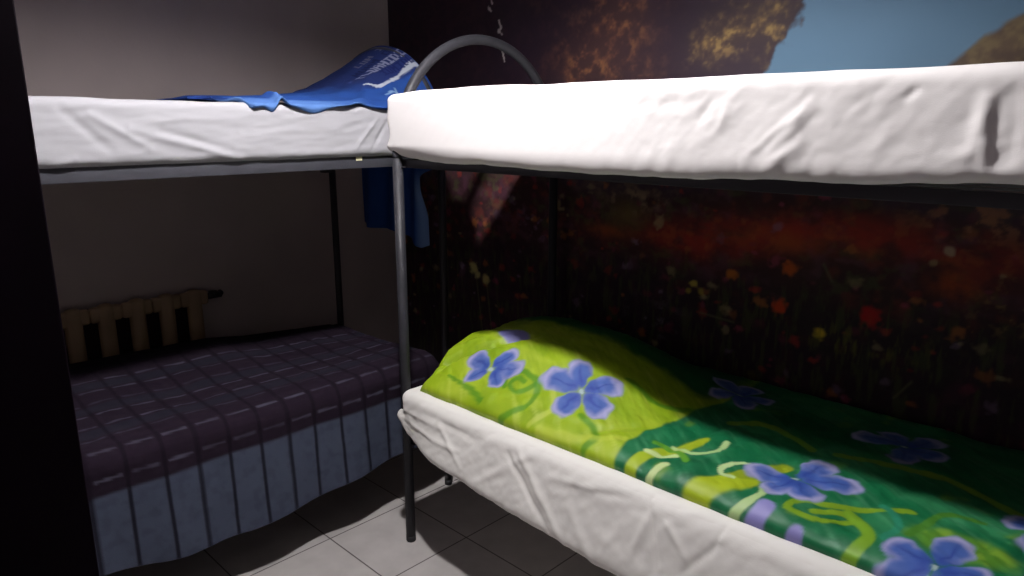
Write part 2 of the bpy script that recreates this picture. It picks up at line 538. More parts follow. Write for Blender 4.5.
# --- right bunk, along the mural wall
hx, fx, y0, y1 = -1.834, 0.12, 1.369, 2.119
bed = empty('bunk_bed', (hx, y0, 0))
tag(bed, 'grey tubular steel bunk bed with arched end along the mural wall', 'bunk bed')
for X in (hx, fx):
    for Y in (y0, y1):
        po = link('post', *tube_vf([(X, Y, 0.02), (X, Y, Z_TUBE)], 0.017), M_metal, bed)
        link('foot_cap', *tube_vf([(X, Y, 0), (X, Y, 0.004), (X, Y, 0.022)], [0.016, 0.0176, 0.0176]), M_black, po)
for X in (hx, fx):
    p = [(X, y0, Z_TUBE)] + arch_pts((y0 + y1) / 2, (y1 - y0) / 2, 1.353, 'y', X) + [(X, y1, Z_TUBE)]
    link('arch_tube', *tube_vf(p, 0.0165), M_metal, bed)
for z0, z1 in ((1.316, 1.342), (0.375, 0.412)):
    link('side_rail', *angle_rail(hx, y0 + 0.012, fx, y0 + 0.012, z0, z1, 1), M_dmetal, bed)
    link('side_rail', *angle_rail(hx, y1 - 0.012, fx, y1 - 0.012, z0, z1, -1), M_dmetal, bed)
    link('end_rail', *angle_rail(hx + 0.004, y0, hx + 0.004, y1, z0, z1, 1), M_dmetal, bed)
    link('end_rail', *angle_rail(fx - 0.004, y0, fx - 0.004, y1, z0, z1, -1), M_dmetal, bed)
    link('bed_base', *wire_base(hx + 0.01, fx - 0.01, y0 + 0.02, y1 - 0.02, z1 - 0.004, 'x'), M_mesh, bed)

# --- left bunk, along the plain wall
lx0, lx1, ly0, ly1 = -2.80, -2.047, -0.24, 1.728
bed2 = empty('bunk_bed', (lx1, ly1, 0))
tag(bed2, 'dark steel bunk bed along the plain wall, radiator behind it', 'bunk bed')
for X in (lx0, lx1):
    for Y in (ly0, ly1):
        po = link('post', *tube_vf([(X, Y, 0.02), (X, Y, Z_TUBE)], 0.015), M_dmetal, bed2)
        link('foot_cap', *tube_vf([(X, Y, 0), (X, Y, 0.004), (X, Y, 0.022)], [0.014, 0.0156, 0.0156]), M_black, po)
        if Y == ly1 and X == lx0:
            link('corner_bracket', *box_vf((X - 0.02, Y - 0.05, 1.24), (X + 0.022, Y - 0.012, 1.318), 0.003), M_dmetal, bed2)
for Y in (ly0, ly1):
    p = [(lx0, Y, Z_TUBE)] + arch_pts((lx0 + lx1) / 2, (lx1 - lx0) / 2, 1.353, 'x', Y) + [(lx1, Y, Z_TUBE)]
    link('arch_tube', *tube_vf(p, 0.0155), M_metal, bed2)
for z0, z1 in ((1.305, 1.346), (0.34, 0.38)):
    sr = link('side_rail', *angle_rail(lx1 + 0.005, ly0, lx1 + 0.005, ly1, z0, z1, -1), M_rail, bed2)
    if z0 > 1:
        st = link('sticker', *box_vf((lx1 + 0.007, 1.352, 1.330), (lx1 + 0.0085, 1.376, 1.344), 0.0005), M_sticker, sr)
        st['label'] = 'small pale yellow sticker'
    link('side_rail', *angle_rail(lx0 - 0.005, ly0, lx0 - 0.005, ly1, z0, z1, 1), M_dmetal, bed2)
    link('end_rail', *angle_rail(lx0, ly0 + 0.004, lx1, ly0 + 0.004, z0, z1, 1), M_dmetal, bed2)
    link('end_rail', *angle_rail(lx0, ly1 - 0.004, lx1, ly1 - 0.004, z0, z1, -1), M_dmetal, bed2)
    link('bed_base', *wire_base(lx0 + 0.01, lx1 - 0.01, ly0 + 0.02, ly1 - 0.02, z1 - 0.004, 'y'), M_mesh, bed2)

# ------------------------------------------------------------------ mattresses in sheets
UR = [(-0.620,1.366,-0.555,1.415,0.0050,0.0120),(-0.612,1.397,-0.534,1.479,0.0040,0.0120),(-0.669,1.380,-0.540,1.493,0.0030,0.0080),
(-0.721,1.448,-0.708,1.481,0.0030,0.0100),(-0.577,1.448,-0.552,1.475,0.0030,0.0060),(-0.767,1.458,-0.743,1.497,-0.0020,0.0100),
(-0.255,1.378,-0.259,1.444,0.0045,0.0100),(-0.249,1.387,-0.249,1.486,-0.0035,0.0120),(-0.226,1.395,-0.229,1.493,-0.0030,0.0120),
(-0.274,1.425,-0.262,1.487,0.0060,0.0120),(-0.385,1.493,-0.364,1.508,-0.0030,0.0060),(-0.916,1.491,-0.770,1.498,-0.0015,0.0100),
(-0.298,1.393,-0.260,1.417,0.0035,0.0120)]
UL = [(0.656,1.435,0.944,1.354,0.0060,0.0100),(0.568,1.472,0.700,1.388,0.0050,0.0100),(0.504,1.488,0.603,1.385,-0.0040,0.0120),
(0.731,1.434,0.917,1.377,-0.0040,0.0100),(0.465,1.346,0.521,1.363,0.0050,0.0080),(1.337,1.367,1.433,1.470,0.0040,0.0060),
(1.404,1.365,1.474,1.463,-0.0040,0.0060),(0.951,1.433,1.252,1.493,0.0020,0.0120),(0.785,1.461,0.985,1.475,0.0020,0.0200),
(1.284,1.431,1.361,1.447,-0.0030,0.0100)]
LR = [(-1.804,0.515,-1.622,0.518,0.0050,0.0100),(-1.779,0.469,-1.505,0.471,0.0060,0.0080),(-1.697,0.540,-1.437,0.527,-0.0060,0.0100),
(-1.622,0.535,-1.483,0.429,0.0060,0.0090),(-1.481,0.545,-1.272,0.581,-0.0040,0.0090),(-1.439,0.395,-1.196,0.576,0.0050,0.0100),
(-1.311,0.531,-1.120,0.394,-0.0080,0.0080),(-1.271,0.550,-1.067,0.387,0.0080,0.0100),(-1.140,0.521,-0.957,0.547,0.0060,0.0090),
(-0.988,0.535,-0.867,0.555,-0.0050,0.0080),(-1.069,0.475,-0.917,0.338,0.0060,0.0140),(-0.839,0.567,-0.781,0.431,-0.0070,0.0070),
(-0.788,0.556,-0.656,0.590,0.0050,0.0070),(-0.787,0.535,-0.725,0.489,0.0060,0.0080),(-0.723,0.458,-0.652,0.530,-0.0050,0.0070),
(-0.663,0.517,-0.644,0.583,-0.0050,0.0060),(-0.824,0.546,-0.862,0.448,0.0060,0.0100),(-0.985,0.451,-0.747,0.407,0.0040,0.0200)]


def graded(lo, hi, fine, coarse, a, b):
    """fine steps in lo..hi within [a,b], coarse elsewhere"""
    out = [lo]
    while out[-1] < hi - 1e-6:
        s = fine if a <= out[-1] <= b else coarse
        out.append(min(out[-1] + s, hi))
    return out


def edge_steps(lo, hi, n_edge, r, mid):
    e = [lo + r * (1 - math.cos(math.pi / 2 * k / n_edge)) for k in range(n_edge)]
    m = list(np.linspace(lo + r, hi - r, max(2, int((hi - lo - 2 * r) / mid) + 1)))
    f_ = [hi - r * (1 - math.cos(math.pi / 2 * k / n_edge)) for k in range(n_edge)][::-1]
    return e + m + f_


# upper right mattress
xs = graded(-1.862, 0.13, 0.005, 0.02, -1.862, -0.15)
ys = edge_steps(1.345, 2.145, 6, 0.03, 0.02)
zs = edge_steps(1.352, 1.545, 6, 0.03, 0.005)
V, N, F = rbox(xs, ys, zs, 0.028)
x, y, z = V.T
front = np.clip(-N[:, 1], 0, 1)
d = front * (ridges(x, z, UR) + (0.35 + 0.65 * sst(-1.1, -0.8, x)) * (0.0018 * fbm((x + z) * 12, (z - x) * 30, 3, 3) + 0.0007 * fbm(x * 30, z * 60, 4, 3)))
d += 0.004 * fbm(x * 4, y * 4, 5, 3) * np.clip(N[:, 2], 0, 1)
# bunched sheet at the head corner
d += np.clip(-N[:, 0], 0, 1) * 0.010 * np.sin((z - 1.35) * 70 + y * 9) * sst(1.545, 1.36, z)
V += N * d[:, None]
low = sst(1.385, 1.355, V[:, 2]) * sst(1.46, 1.40, y)
V[:, 2] += low * (0.006 * fbm(x * 9, x * 0, 6, 3) - 0.016 * sst(-1.84, -1.6, x) * sst(-0.2, -0.8, x))
V[:, 1] += 0.010 * low * sst(-1.4, -1.8, x)
V[:, 2] += 0.006 * np.exp(-((x + 1.4) / 0.25) ** 2) * np.clip(N[:, 2], 0, 1) - 0.008 * sst(-1.7, -1.86, x) * np.clip(N[:, 2], 0, 1)
o = link('mattress', V, F, M_sheet)
tag(o, 'mattress in bright white sheet on the upper bunk in front of the mural', 'mattress')

# upper left mattress
xs = edge_steps(-2.82, -2.020, 6, 0.025, 0.02)
ys = graded(-0.26, 1.700, 0.005, 0.02, 0.36, 1.72)
zs = edge_steps(1.343, 1.514, 6, 0.025, 0.005)
V, N, F = rbox(xs, ys, zs, 0.024)
x, y, z = V.T
front = np.clip(N[:, 0], 0, 1)
d = front * (ridges(y, z, UL) + 0.0030 * fbm((y + z * 2.2) * 7, (z * 1.2 - y * 0.2) * 30, 13, 3))
d += 0.006 * fbm(x * 4, y * 4, 15, 3) * np.clip(N[:, 2], 0, 1)
V += N * d[:, None]
V[:, 2] += 0.004 * fbm(y * 9, y * 0, 16, 3) * sst(1.37, 1.345, V[:, 2]) * front
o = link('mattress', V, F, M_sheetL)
tag(o, 'mattress in creased greyish sheet on the upper bunk along the plain wall', 'mattress')

# lower right mattress, its sheet hanging down over the rail
xs = graded(-1.838, 0.13, 0.005, 0.02, -1.838, -0.3)
ys = edge_steps(1.338, 2.145, 6, 0.035, 0.02)
zs = edge_steps(0.375, 0.580, 6, 0.035, 0.006)
V, N, F = rbox(xs, ys, zs, 0.034)
x, y, z = V.T
front = np.clip(-N[:, 1], 0, 1)
d = front * (ridges(x, z, [(a, b, c, e, g * 0.75, w) for a, b, c, e, g, w in LR]) + 0.003 * fbm((x + z) * 14, (z - x) * 14, 23, 4) + 0.0022 * fbm((x + z * 1.2) * 16, (z - x * 0.8) * 46, 27, 3))
d += 0.004 * fbm(x * 5, y * 5, 25, 3) * np.clip(N[:, 2], 0, 1)
d += np.clip(-N[:, 0], 0, 1) * (0.026 * np.exp(-((z - 0.455) / 0.034) ** 2) - 0.010 * np.exp(-((z - 0.51) / 0.015) ** 2))
V += N * d[:, None]
zb = np.interp(x, [-1.87, -1.80, -1.75, -1.63, -1.45, -1.27, -0.92, -0.5, 0.2], [0.440, 0.415, 0.396, 0.380, 0.362, 0.347, 0.325, 0.315, 0.31]) + 0.004 * fbm(x * 10, x * 0, 26, 3)
t = np.clip((0.52 - z) / (0.52 - 0.375), 0, 1)
hang = np.where(y < 1.40, 1.0, 0.0) * sst(1.40, 1.372, y)
V[:, 1] -= 0.055 * sst(-1.84, -1.60, x) * sst(1.44, 1.36, y) * np.clip((0.57 - z) / 0.2, 0, 1)
V[:, 2] += (zb + 0.016 - 0.375) * t * np.maximum(hang, np.where(x < -1.81, 1.0, 0.0))
o = link('mattress', V, F, M_sheetB)
tag(o, 'mattress in wrinkled cream sheet on the lower bunk under the green quilt', 'mattress')

# lower left mattress under the plaid blanket
V, N, F = rbox(edge_steps(-2.80, -2.05, 4, 0.03, 0.05), edge_steps(-0.24, 1.69, 4, 0.03, 0.05), edge_steps(0.382, 0.55, 4, 0.03, 0.04), 0.03)
o = link('mattress', V, F, M_ticking)
tag(o, 'dark blue mattress on the lower bunk under the plaid blanket', 'mattress')

# ------------------------------------------------------------------ green quilt
QF = 1.383


def quilt_h(x, y):
    bx = (1 - .92 * sst(-1.38, -.86, x)) * (0.78 + 0.22 * sst(-1.80, -1.62, x))
    by = sst(1.37, 1.66, y) * (1 - sst(1.90, 2.16, y))
    e = .046 + .134 * bx * by
    edge = np.sqrt(np.clip(1 - (1 - np.clip((y - QF) / .05, 0, 1)) ** 2, 0, 1))
    edge2 = np.sqrt(np.clip(1 - (1 - np.clip((2.172 - y) / .05, 0, 1)) ** 2, 0, 1))
    edge3 = np.sqrt(np.clip(1 - (1 - np.clip((x + 1.802) / .03, 0, 1)) ** 2, 0, 1))
    return e * edge * edge2 * edge3


def quilt_folds(x, y):
    L = [(-1.78, 1.47, -1.62, 1.585, -0.026, 0.011), (-1.62, 1.585, -1.52, 1.68, -0.018, 0.014), (-1.76, 1.45, -1.72, 1.53, -0.014, 0.009), (-1.78, 1.52, -1.62, 1.66, 0.008, 0.016),
         (-1.76, 1.44, -1.66, 1.46, -0.006, 0.010), (-1.70, 1.42, -1.52, 1.43, 0.006, 0.014), (-1.30, 1.43, -1.06, 1.48, 0.006, 0.016),
         (-1.10, 1.42, -0.95, 1.60, -0.005, 0.014), (-0.90, 1.40, -0.84, 1.75, -0.007, 0.014), (-0.80, 1.40, -0.74, 1.70, 0.005, 0.018),
         (-0.66, 1.40, -0.60, 1.8, -0.006, 0.02), (-0.45, 1.40, -0.35, 1.8, -0.007, 0.02), (-0.20, 1.40, -0.12, 1.8, 0.006, 0.02),
         (-1.72, 1.56, -1.50, 1.50, 0.005, 0.014), (-1.45, 1.42, -1.30, 1.50, -0.004, 0.012), (-1.50, 1.66, -1.2, 1.64, 0.006, 0.03)]
    d = ridges(x, y, L)
    d += 0.007 * fbm(x * 9, y * 7, 71, 3) + 0.0025 * fbm((x + y) * 30, (x - y) * 16, 72, 3)
    d += 0.0022 * fbm((x * 0.7 + y) * 45, (x - y * 0.7) * 9, 73, 3)
    return d


def flower(x, y, cx, cy, petals, seed=0):
    """broad soft petals of unequal length; returns petal mask, tip amount, distance from the centre, vein"""
    R = sum(q[1] for q in petals) / len(petals)
    wx = 0.05 * R * vnoise(x * 50, y * 50, 200 + seed); wy = 0.05 * R * vnoise(x * 50, y * 50, 230 + seed)
    dx, dy = x + wx - cx, y + wy - cy
    r = np.hypot(dx, dy) / R
    best = np.zeros_like(x); tip = np.zeros_like(x); vein = np.zeros_like(x)
    for ad, pl in petals:
        a = math.radians(ad)
        ln = pl / R
        u = (dx * math.cos(a) + dy * math.sin(a)) / (R * ln); w = (-dx * math.sin(a) + dy * math.cos(a)) / R
        q = ((u - 0.56) / 0.48) ** 2 + (w / (0.17 + 0.24 * np.clip(u, 0, 1))) ** 2
        m = sst(1.25, 0.68, q)
        tip = np.where(m > best, np.clip((q - 0.25) * 0.9 * np.clip(u - 0.25, 0, 1) * 2.2 + 0.9 * np.clip(u - 0.72, 0, 1), 0, 1), tip)
        vein = np.where(m > best, np.exp(-(w / 0.035) ** 2) * sst(0.1, 0.3, u) * sst(0.95, 0.6, u), vein)
        best = np.maximum(best, m)
    return best, tip, r, vein


def quilt_color(x, y):
    C = np.zeros(x.shape + (3,))

    def mix(m, c):
        nonlocal C
        m = np.clip(m, 0, 1)[..., None]
        C = C * (1 - m) + lin(c) * m
    n1 = fbm(x * 9, y * 9, 81, 4); n2 = fbm(x * 30, y * 30, 82, 3); n3 = fbm(x * 5, y * 16, 83, 3)
    x0_, y0_ = x, y
    x = x + 0.006 * vnoise(x0_ * 25, y0_ * 25, 84); y = y + 0.006 * vnoise(x0_ * 25, y0_ * 25, 85)
    st_ = fbm((x0_ * 0.7 + y0_) * 60, (x0_ - y0_ * 0.7) * 9, 86, 3)  # streaks of satin sheen and fabric shading, painted into the colour
    lime = lin((150, 178, 26)); C = np.broadcast_to(lime, x.shape + (3,)).copy()
    mix(sst(-0.1, 0.6, n1) * 0.55, (118, 152, 22))
    mix(sst(0.0, 0.6, n3) * 0.5, (182, 200, 66))
    mix(sst(0.1, 0.7, st_) * 0.45, (196, 210, 96))
    mix(sst(0.1, 0.7, -st_) * 0.35, (116, 152, 20))
    # faint green drawing on the lime half
    for pts, w in [([(-1.456, 1.466), (-1.47, 1.50), (-1.42, 1.525), (-1.36, 1.51), (-1.335, 1.475), (-1.335, 1.43), (-1.36, 1.40), (-1.39, 1.385)], 0.010),
                   ([(-1.36, 1.50), (-1.40, 1.46), (-1.44, 1.475), (-1.43, 1.50), (-1.40, 1.50)], 0.009),
                   ([(-1.16, 1.47), (-1.10, 1.45), (-1.066, 1.425), (-1.075, 1.39)], 0.010),
                   ([(-1.70, 1.44), (-1.60, 1.42), (-1.50, 1.40)], 0.008),
                   ([(-1.15, 1.68), (-1.02, 1.66), (-0.96, 1.72)], 0.012)]:
        mix(sst(1.3, 0.5, polyd(x, y, smooth_poly(pts, 6)) / w) * 0.75, (66, 136, 24))
    mix(sst(1.3, 0.6, polyd(x, y, smooth_poly([(-1.28, 1.40), (-1.25, 1.45), (-1.30, 1.50)], 6)) / 0.008) * 0.5, (196, 206, 90))
    mix(sst(1.2, 0.4, polyd(x, y, smooth_poly([(-1.24, 1.40), (-1.12, 1.40), (-1.0, 1.46)], 6)) / 0.014) * 0.45, (200, 210, 84))
    # dark green half
    b = np.interp(y, [1.37, 1.45, 1.52, 1.58, 1.745, 1.86, 2.2], [-0.972, -0.985, -0.985, -0.968, -0.95, -0.92, -0.95]) + 0.012 * n1
    dark = sst(-0.006, 0.006, x - b)
    mix(dark, (14, 104, 62))
    mix(dark * sst(0.1, 0.6, n1) * 0.6, (8, 72, 44))
    mix(dark * sst(0.0, 0.6, -n1 + 0.4 * n3) * 0.6, (58, 142, 92))
    mix(dark * sst(0.0, 0.7, st_) * 0.4, (86, 150, 110))
    mix(dark * sst(0.35, 0.7, fbm(x * 13 + 5, y * 17, 88, 3)) * 0.7, (104, 146, 44))
    d = lambda pts, w: sst(1.2, 0.75, polyd(x, y, smooth_poly(pts, 6)) / w)
    mix(d([(-0.925, 1.36), (-0.922, 1.41), (-0.905, 1.46), (-0.86, 1.52), (-0.85, 1.60)], 0.018), (160, 182, 36))
    mix(d([(-0.873, 1.36), (-0.862, 1.40), (-0.848, 1.43)], 0.010), (196, 214, 150))
    mix(d([(-0.925, 1.452), (-0.89, 1.455), (-0.86, 1.475)], 0.011), (196, 216, 150))
    mix(d([(-0.88, 1.52), (-0.82, 1.515), (-0.786, 1.56), (-0.79, 1.63)], 0.008), (176, 206, 140))
    mix(d([(-0.93, 1.50), (-0.87, 1.50), (-0.82, 1.47)], 0.010), (90, 150, 40))
    mix(d([(-0.745, 1.36), (-0.735, 1.40), (-0.70, 1.44), (-0.675, 1.485)], 0.034), (164, 184, 34))
    mix(d([(-0.69, 1.50), (-0.66, 1.53), (-0.63, 1.60)], 0.02), (140, 160, 32))
    mix(d([(-0.70, 1.475), (-0.725, 1.47), (-0.738, 1.50), (-0.725, 1.54), (-0.68, 1.565)], 0.007), (186, 212, 150))
    mix(d([(-0.655, 1.36), (-0.64, 1.395), (-0.61, 1.445), (-0.625, 1.48)], 0.0115), (176, 204, 140))
    mix(d([(-0.34, 1.59), (-0.44, 1.53), (-0.535, 1.475), (-0.545, 1.43), (-0.47, 1.44), (-0.42, 1.50), (-0.47, 1.49), (-0.50, 1.455)], 0.009), (124, 160, 34))
    mix(d([(-0.44, 1.505), (-0.395, 1.47), (-0.385, 1.41), (-0.41, 1.36)], 0.014), (120, 164, 40))
    blob = sst(1.1, 0.6, np.hypot((x + 0.22) / 0.11, (y - 1.52) / 0.055) + 0.35 * n1)
    mix(blob, (86, 140, 44)); mix(blob * sst(0.0, 0.4, n2) * 0.7, (130, 168, 52))
    mix(d([(-0.325, 1.50), (-0.307, 1.56), (-0.285, 1.62), (-0.22, 1.64)], 0.009), (70, 128, 40))
    mix(d([(-0.335, 1.46), (-0.30, 1.425), (-0.27, 1.40)], 0.007), (170, 196, 180))
    mix(d([(-0.40, 1.58), (-0.35, 1.52), (-0.36, 1.46)], 0.009), (40, 132, 100))
    mix(d([(-0.55, 1.75), (-0.35, 1.80), (-0.15, 1.72)], 0.012), (120, 150, 40))
    mix(d([(-0.85, 1.75), (-0.75, 1.80), (-0.62, 1.74)], 0.012), (120, 150, 40))
    mix(sst(1.80, 1.86, y + 0.03 * n1) * sst(-0.9, -1.0, x), (16, 92, 50))
    mix(sst(1.2, 0.8, np.hypot((x + 1.60) / 0.055, (y - 1.655) / 0.035) + 0.3 * n1), (140, 140, 206))
    # blue five-petal flowers
    reg = lambda R, rot: [(rot + 72 * k + 9 * math.sin(rot + k * 2.3), R * (1 + 0.14 * math.sin(rot + k * 4.1))) for k in range(5)]
    for cx, cy, petals in [(-1.550, 1.505, [(174, .115), (71, .088), (14, .108), (-30, .085), (222, .092)]),
                           (-1.212, 1.540, [(135, .115), (182, .140), (49, .115), (258, .098), (345, .120)]),
                           (-0.580, 1.560, [(192, .120), (250, .100), (79, .130), (30, .140), (-50, .092)]),
                           (-0.255, 1.425, reg(.105, 10)), (-0.10, 1.70, reg(.11, 40)), (-0.92, 1.95, reg(.11, 12)), (-0.45, 1.93, reg(.11, 57))]:
        m, tip, r, vein = flower(x, y, cx, cy, petals, int(abs(cx) * 10))
        mix(m * 0.96, (70, 98, 176))
        mix(m * np.clip(tip * 1.5 + 0.35 * n2, 0, 1) * 0.9, (170, 168, 208))
        mix(m * sst(0.5, 0.2, r) * 0.6, (44, 70, 158))
        mix(m * vein * 0.7, (36, 60, 146))
        mix(sst(0.085, 0.04, r), (170, 190, 190))
    for pts, w in [([(-0.60, 1.37), (-0.592, 1.395), (-0.585, 1.41)], 0.022), ([(-0.51, 1.36), (-0.505, 1.385)], 0.018)]:
        mix(d(pts, w), (140, 136, 196))
    return C


xs = np.concatenate([-1.802 + 0.03 * (1 - np.cos(np.linspace(0, np.pi / 2, 8)))[:-1], dense(-1.772, 0.10, 0.0042)])
yy = np.concatenate([QF + 0.05 * (1 - np.cos(np.linspace(0, np.pi / 2, 12)))[:-1], dense(QF + 0.05, 2.122, 0.0042), 2.172 - 0.05 * (1 - np.cos(np.linspace(0, np.pi / 2, 8)))[::-1][1:]])
GX, GY = np.meshgrid(xs, yy, indexing='ij')
h = quilt_h(GX, GY)
k = np.clip(h / 0.045, 0, 1)
GZ = 0.579 + h + quilt_folds(GX, GY) * k ** 1.5
GY2 = GY + 0.006 * fbm(GX * 7, GX * 0, 91, 3) * sst(1.55, 1.38, GY) - 0.008 * np.sin(np.clip(h / 0.048, 0, 1) * np.pi) * sst(1.46, 1.39, GY)
GX2 = GX + (0.010 * fbm(GY * 7, GY * 0, 92, 3) + 0.030 * sst(1.52, 1.38, GY)) * sst(-1.6, -1.8, GX)
C = quilt_color(GX, GY)
o = link('quilt', np.stack([GX2, GY2, GZ], -1).reshape(-1, 3), grid_faces(len(xs), len(yy)), M_quilt, colors=C.reshape(-1, 3))
tag(o, 'shiny lime and dark green quilt with blue five-petal flowers on the lower bunk', 'quilt')

# pillow pushing the quilt up at the head end
V, N, F = rbox(edge_steps(-1.77, -1.34, 5, 0.045, 0.03), edge_steps(1.50, 2.05, 5, 0.045, 0.03), edge_steps(0.582, 0.640, 4, 0.028, 0.03), 0.028)
o = link('pillow', V, F, M_sheetB)
tag(o, 'pillow hidden under the raised head end of the green quilt', 'pillow')

# ------------------------------------------------------------------ plaid blanket on the lower left bunk
STR = 0.0972


def blanket():
    ys = dense(-0.25, 1.70, 0.0055)
    hem = np.interp(ys, [-0.3, 0.44, 0.6, 0.87, 1.13, 1.45, 1.74], [0.27, 0.235, 0.205, 0.183, 0.203, 0.240, 0.27])
    ztop_f = np.interp(ys, [-0.3, 0.44, 1.0, 1.3, 1.74], [0.60, 0.585, 0.572, 0.578, 0.585])
    ztop_b = np.interp(ys, [-0.3, 0.6, 1.09, 1.25, 1.72], [0.66, 0.635, 0.625, 0.60, 0.562])
    end = np.sqrt(np.clip(1 - (1 - np.clip((1.70 - ys) / 0.05, 0, 1)) ** 2, 0, 1))
    ts = np.linspace(0, 1, 230)
    X = np.zeros((len(ys), len(ts))); Z = X.copy(); S = X.copy(); Y = X.copy()
    for i, yv in enumerate(ys):
        r = 0.055
        P = []
        fl = 0.012 * math.sin(yv * 21) + 0.008 * float(fbm(np.array(yv * 6), np.array(0.0), 101, 3))
        zb, zf, zk = hem[i], ztop_f[i], ztop_b[i]
        P.append((-2.005 + fl * 0.8, zb)); P.append((-2.018 + fl * 0.3, 0.46)); P.append((-2.02, zf - r))
        for a in (20, 40, 60, 80):
            P.append((-2.02 - r * (1 - math.cos(math.radians(a))), zf - r + r * math.sin(math.radians(a))))
        P.append((-2.10, zf)); P.append((-2.35, zf * 0.7 + zk * 0.3 - 0.006)); P.append((-2.70, zk)); P.append((-2.78, zk - 0.012)); P.append((-2.815, zk - 0.06)); P.append((-2.82, 0.44))
        P = np.array(P)
        dl = np.concatenate([[0], np.cumsum(np.hypot(*np.diff(P, axis=0).T))])
        s = ts * dl[-1]
        X[i] = np.interp(s, dl, P[:, 0]); Z[i] = np.interp(s, dl, P[:, 1])
        # distance measured from the top-front line so that the woven lines stay parallel
        S[i] = s - np.interp(0.0, [0], [0]) - (0.46 - zb)
        e = end[i]
        zc = 0.42
        Z[i] = np.where(Z[i] > zc, zc + (Z[i] - zc) * (0.15 + 0.85 * e), Z[i])
        Y[i] = yv
    Z += (0.010 * fbm(X * 6, Y * 5, 103, 3) + 0.003 * fbm(X * 22, Y * 22, 104, 3)) * sst(-2.04, -2.12, X) * sst(-2.80, -2.72, X)
    X += 0.004 * fbm(Y * 14, Z * 12, 105, 3) * sst(-2.05, -2.02, X)
    C = np.zeros(X.shape + (3,))

    def mix(m, c):
        nonlocal C
        m = np.clip(m, 0, 1)[..., None]
        C = C * (1 - m) + lin(c) * m
    n = fbm(Y * 40, S * 40, 106, 3)
    C[:] = lin((35, 27, 37))
    mix(sst(0, 0.6, n) * 0.3, (44, 35, 45))
    mix(sst(0.006, -0.006, S), (70, 76, 92))
    mix(sst(0.006, -0.006, S) * sst(-0.1, 0.5, n) * 0.35, (52, 58, 74))
    ph = (Y - 0.447 + 50 * STR) % STR
    cross = np.minimum(ph, STR - ph)
    kk = (S - 0.045) % 0.083
    dist = np.minimum(kk, 0.083 - kk)
    lane = np.floor((S - 0.045 + 0.0415) / 0.083)
    pale = sst(0.0055, 0.003, dist) * (S > 0.02) * sst(0.010, 0.016, cross)
    stren = np.where(lane % 3 == 2, 0.45, 1.0) * (0.65 + 0.35 * vnoise(Y * 12, lane * 3.1, 107))
    k2 = (S - 0.087) % 0.166
    teal = sst(0.030, 0.022, np.minimum(k2, 0.166 - k2)) * (S > 0.12)
    mix(teal * 0.4, (36, 42, 52))
    mix(pale * stren * 0.8, (82, 82, 96))
    mix(sst(-2.56, -2.66, X + 0.03 * vnoise(Y * 5, X * 3, 108)) * 0.8, (20, 15, 22))  # back strip darkened: shade under the upper mattress painted into the colour
    mix(sst(0.0075, 0.0045, cross) * 0.85 * np.where(S < 0, 1.0, 0.7), (20, 15, 24))
    return X, Y, Z, C


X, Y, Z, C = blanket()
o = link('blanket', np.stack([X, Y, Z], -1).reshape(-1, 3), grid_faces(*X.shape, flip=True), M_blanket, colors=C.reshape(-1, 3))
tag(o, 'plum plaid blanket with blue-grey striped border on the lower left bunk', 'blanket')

# ------------------------------------------------------------------ blue towel over the arched end
G_Y = [.86, 1.03, 1.224, 1.38, 1.465, 1.553, 1.645, 1.74]
G_V = [.0, .03, .08, .16, .27, .44, .69, 1.]
FONT = {'T': '111010010010010', 'I': '111010010010111', 'L': '100100100100111', 'U': '101101101101111', 'A': '010101111101101', 'H': '101101111101101',
        'D': '110101101101110', 'N': '101111111111101', 'O': '111101101101111', 'M': '101111111101101', 'E': '111100110100111', ' ': '000000000000000'}


def glyphs(u, w, text, adv):
    """u along the line, w down the letter, both in letter heights 0..1"""
    out = np.zeros(u.shape, bool)
    for k, ch in enumerate(text):
        a = (u - k * adv) / (adv * 0.86)
        ok = (a >= 0) & (a < 1) & (w >= 0) & (w < 1)
        ci = np.clip((a * 3).astype(int), 0, 2); ri = np.clip((w * 5).astype(int), 0, 4)
        bits = np.array([c == '1' for c in FONT[ch]]).reshape(5, 3)
        out |= ok & bits[ri, ci]
    return out


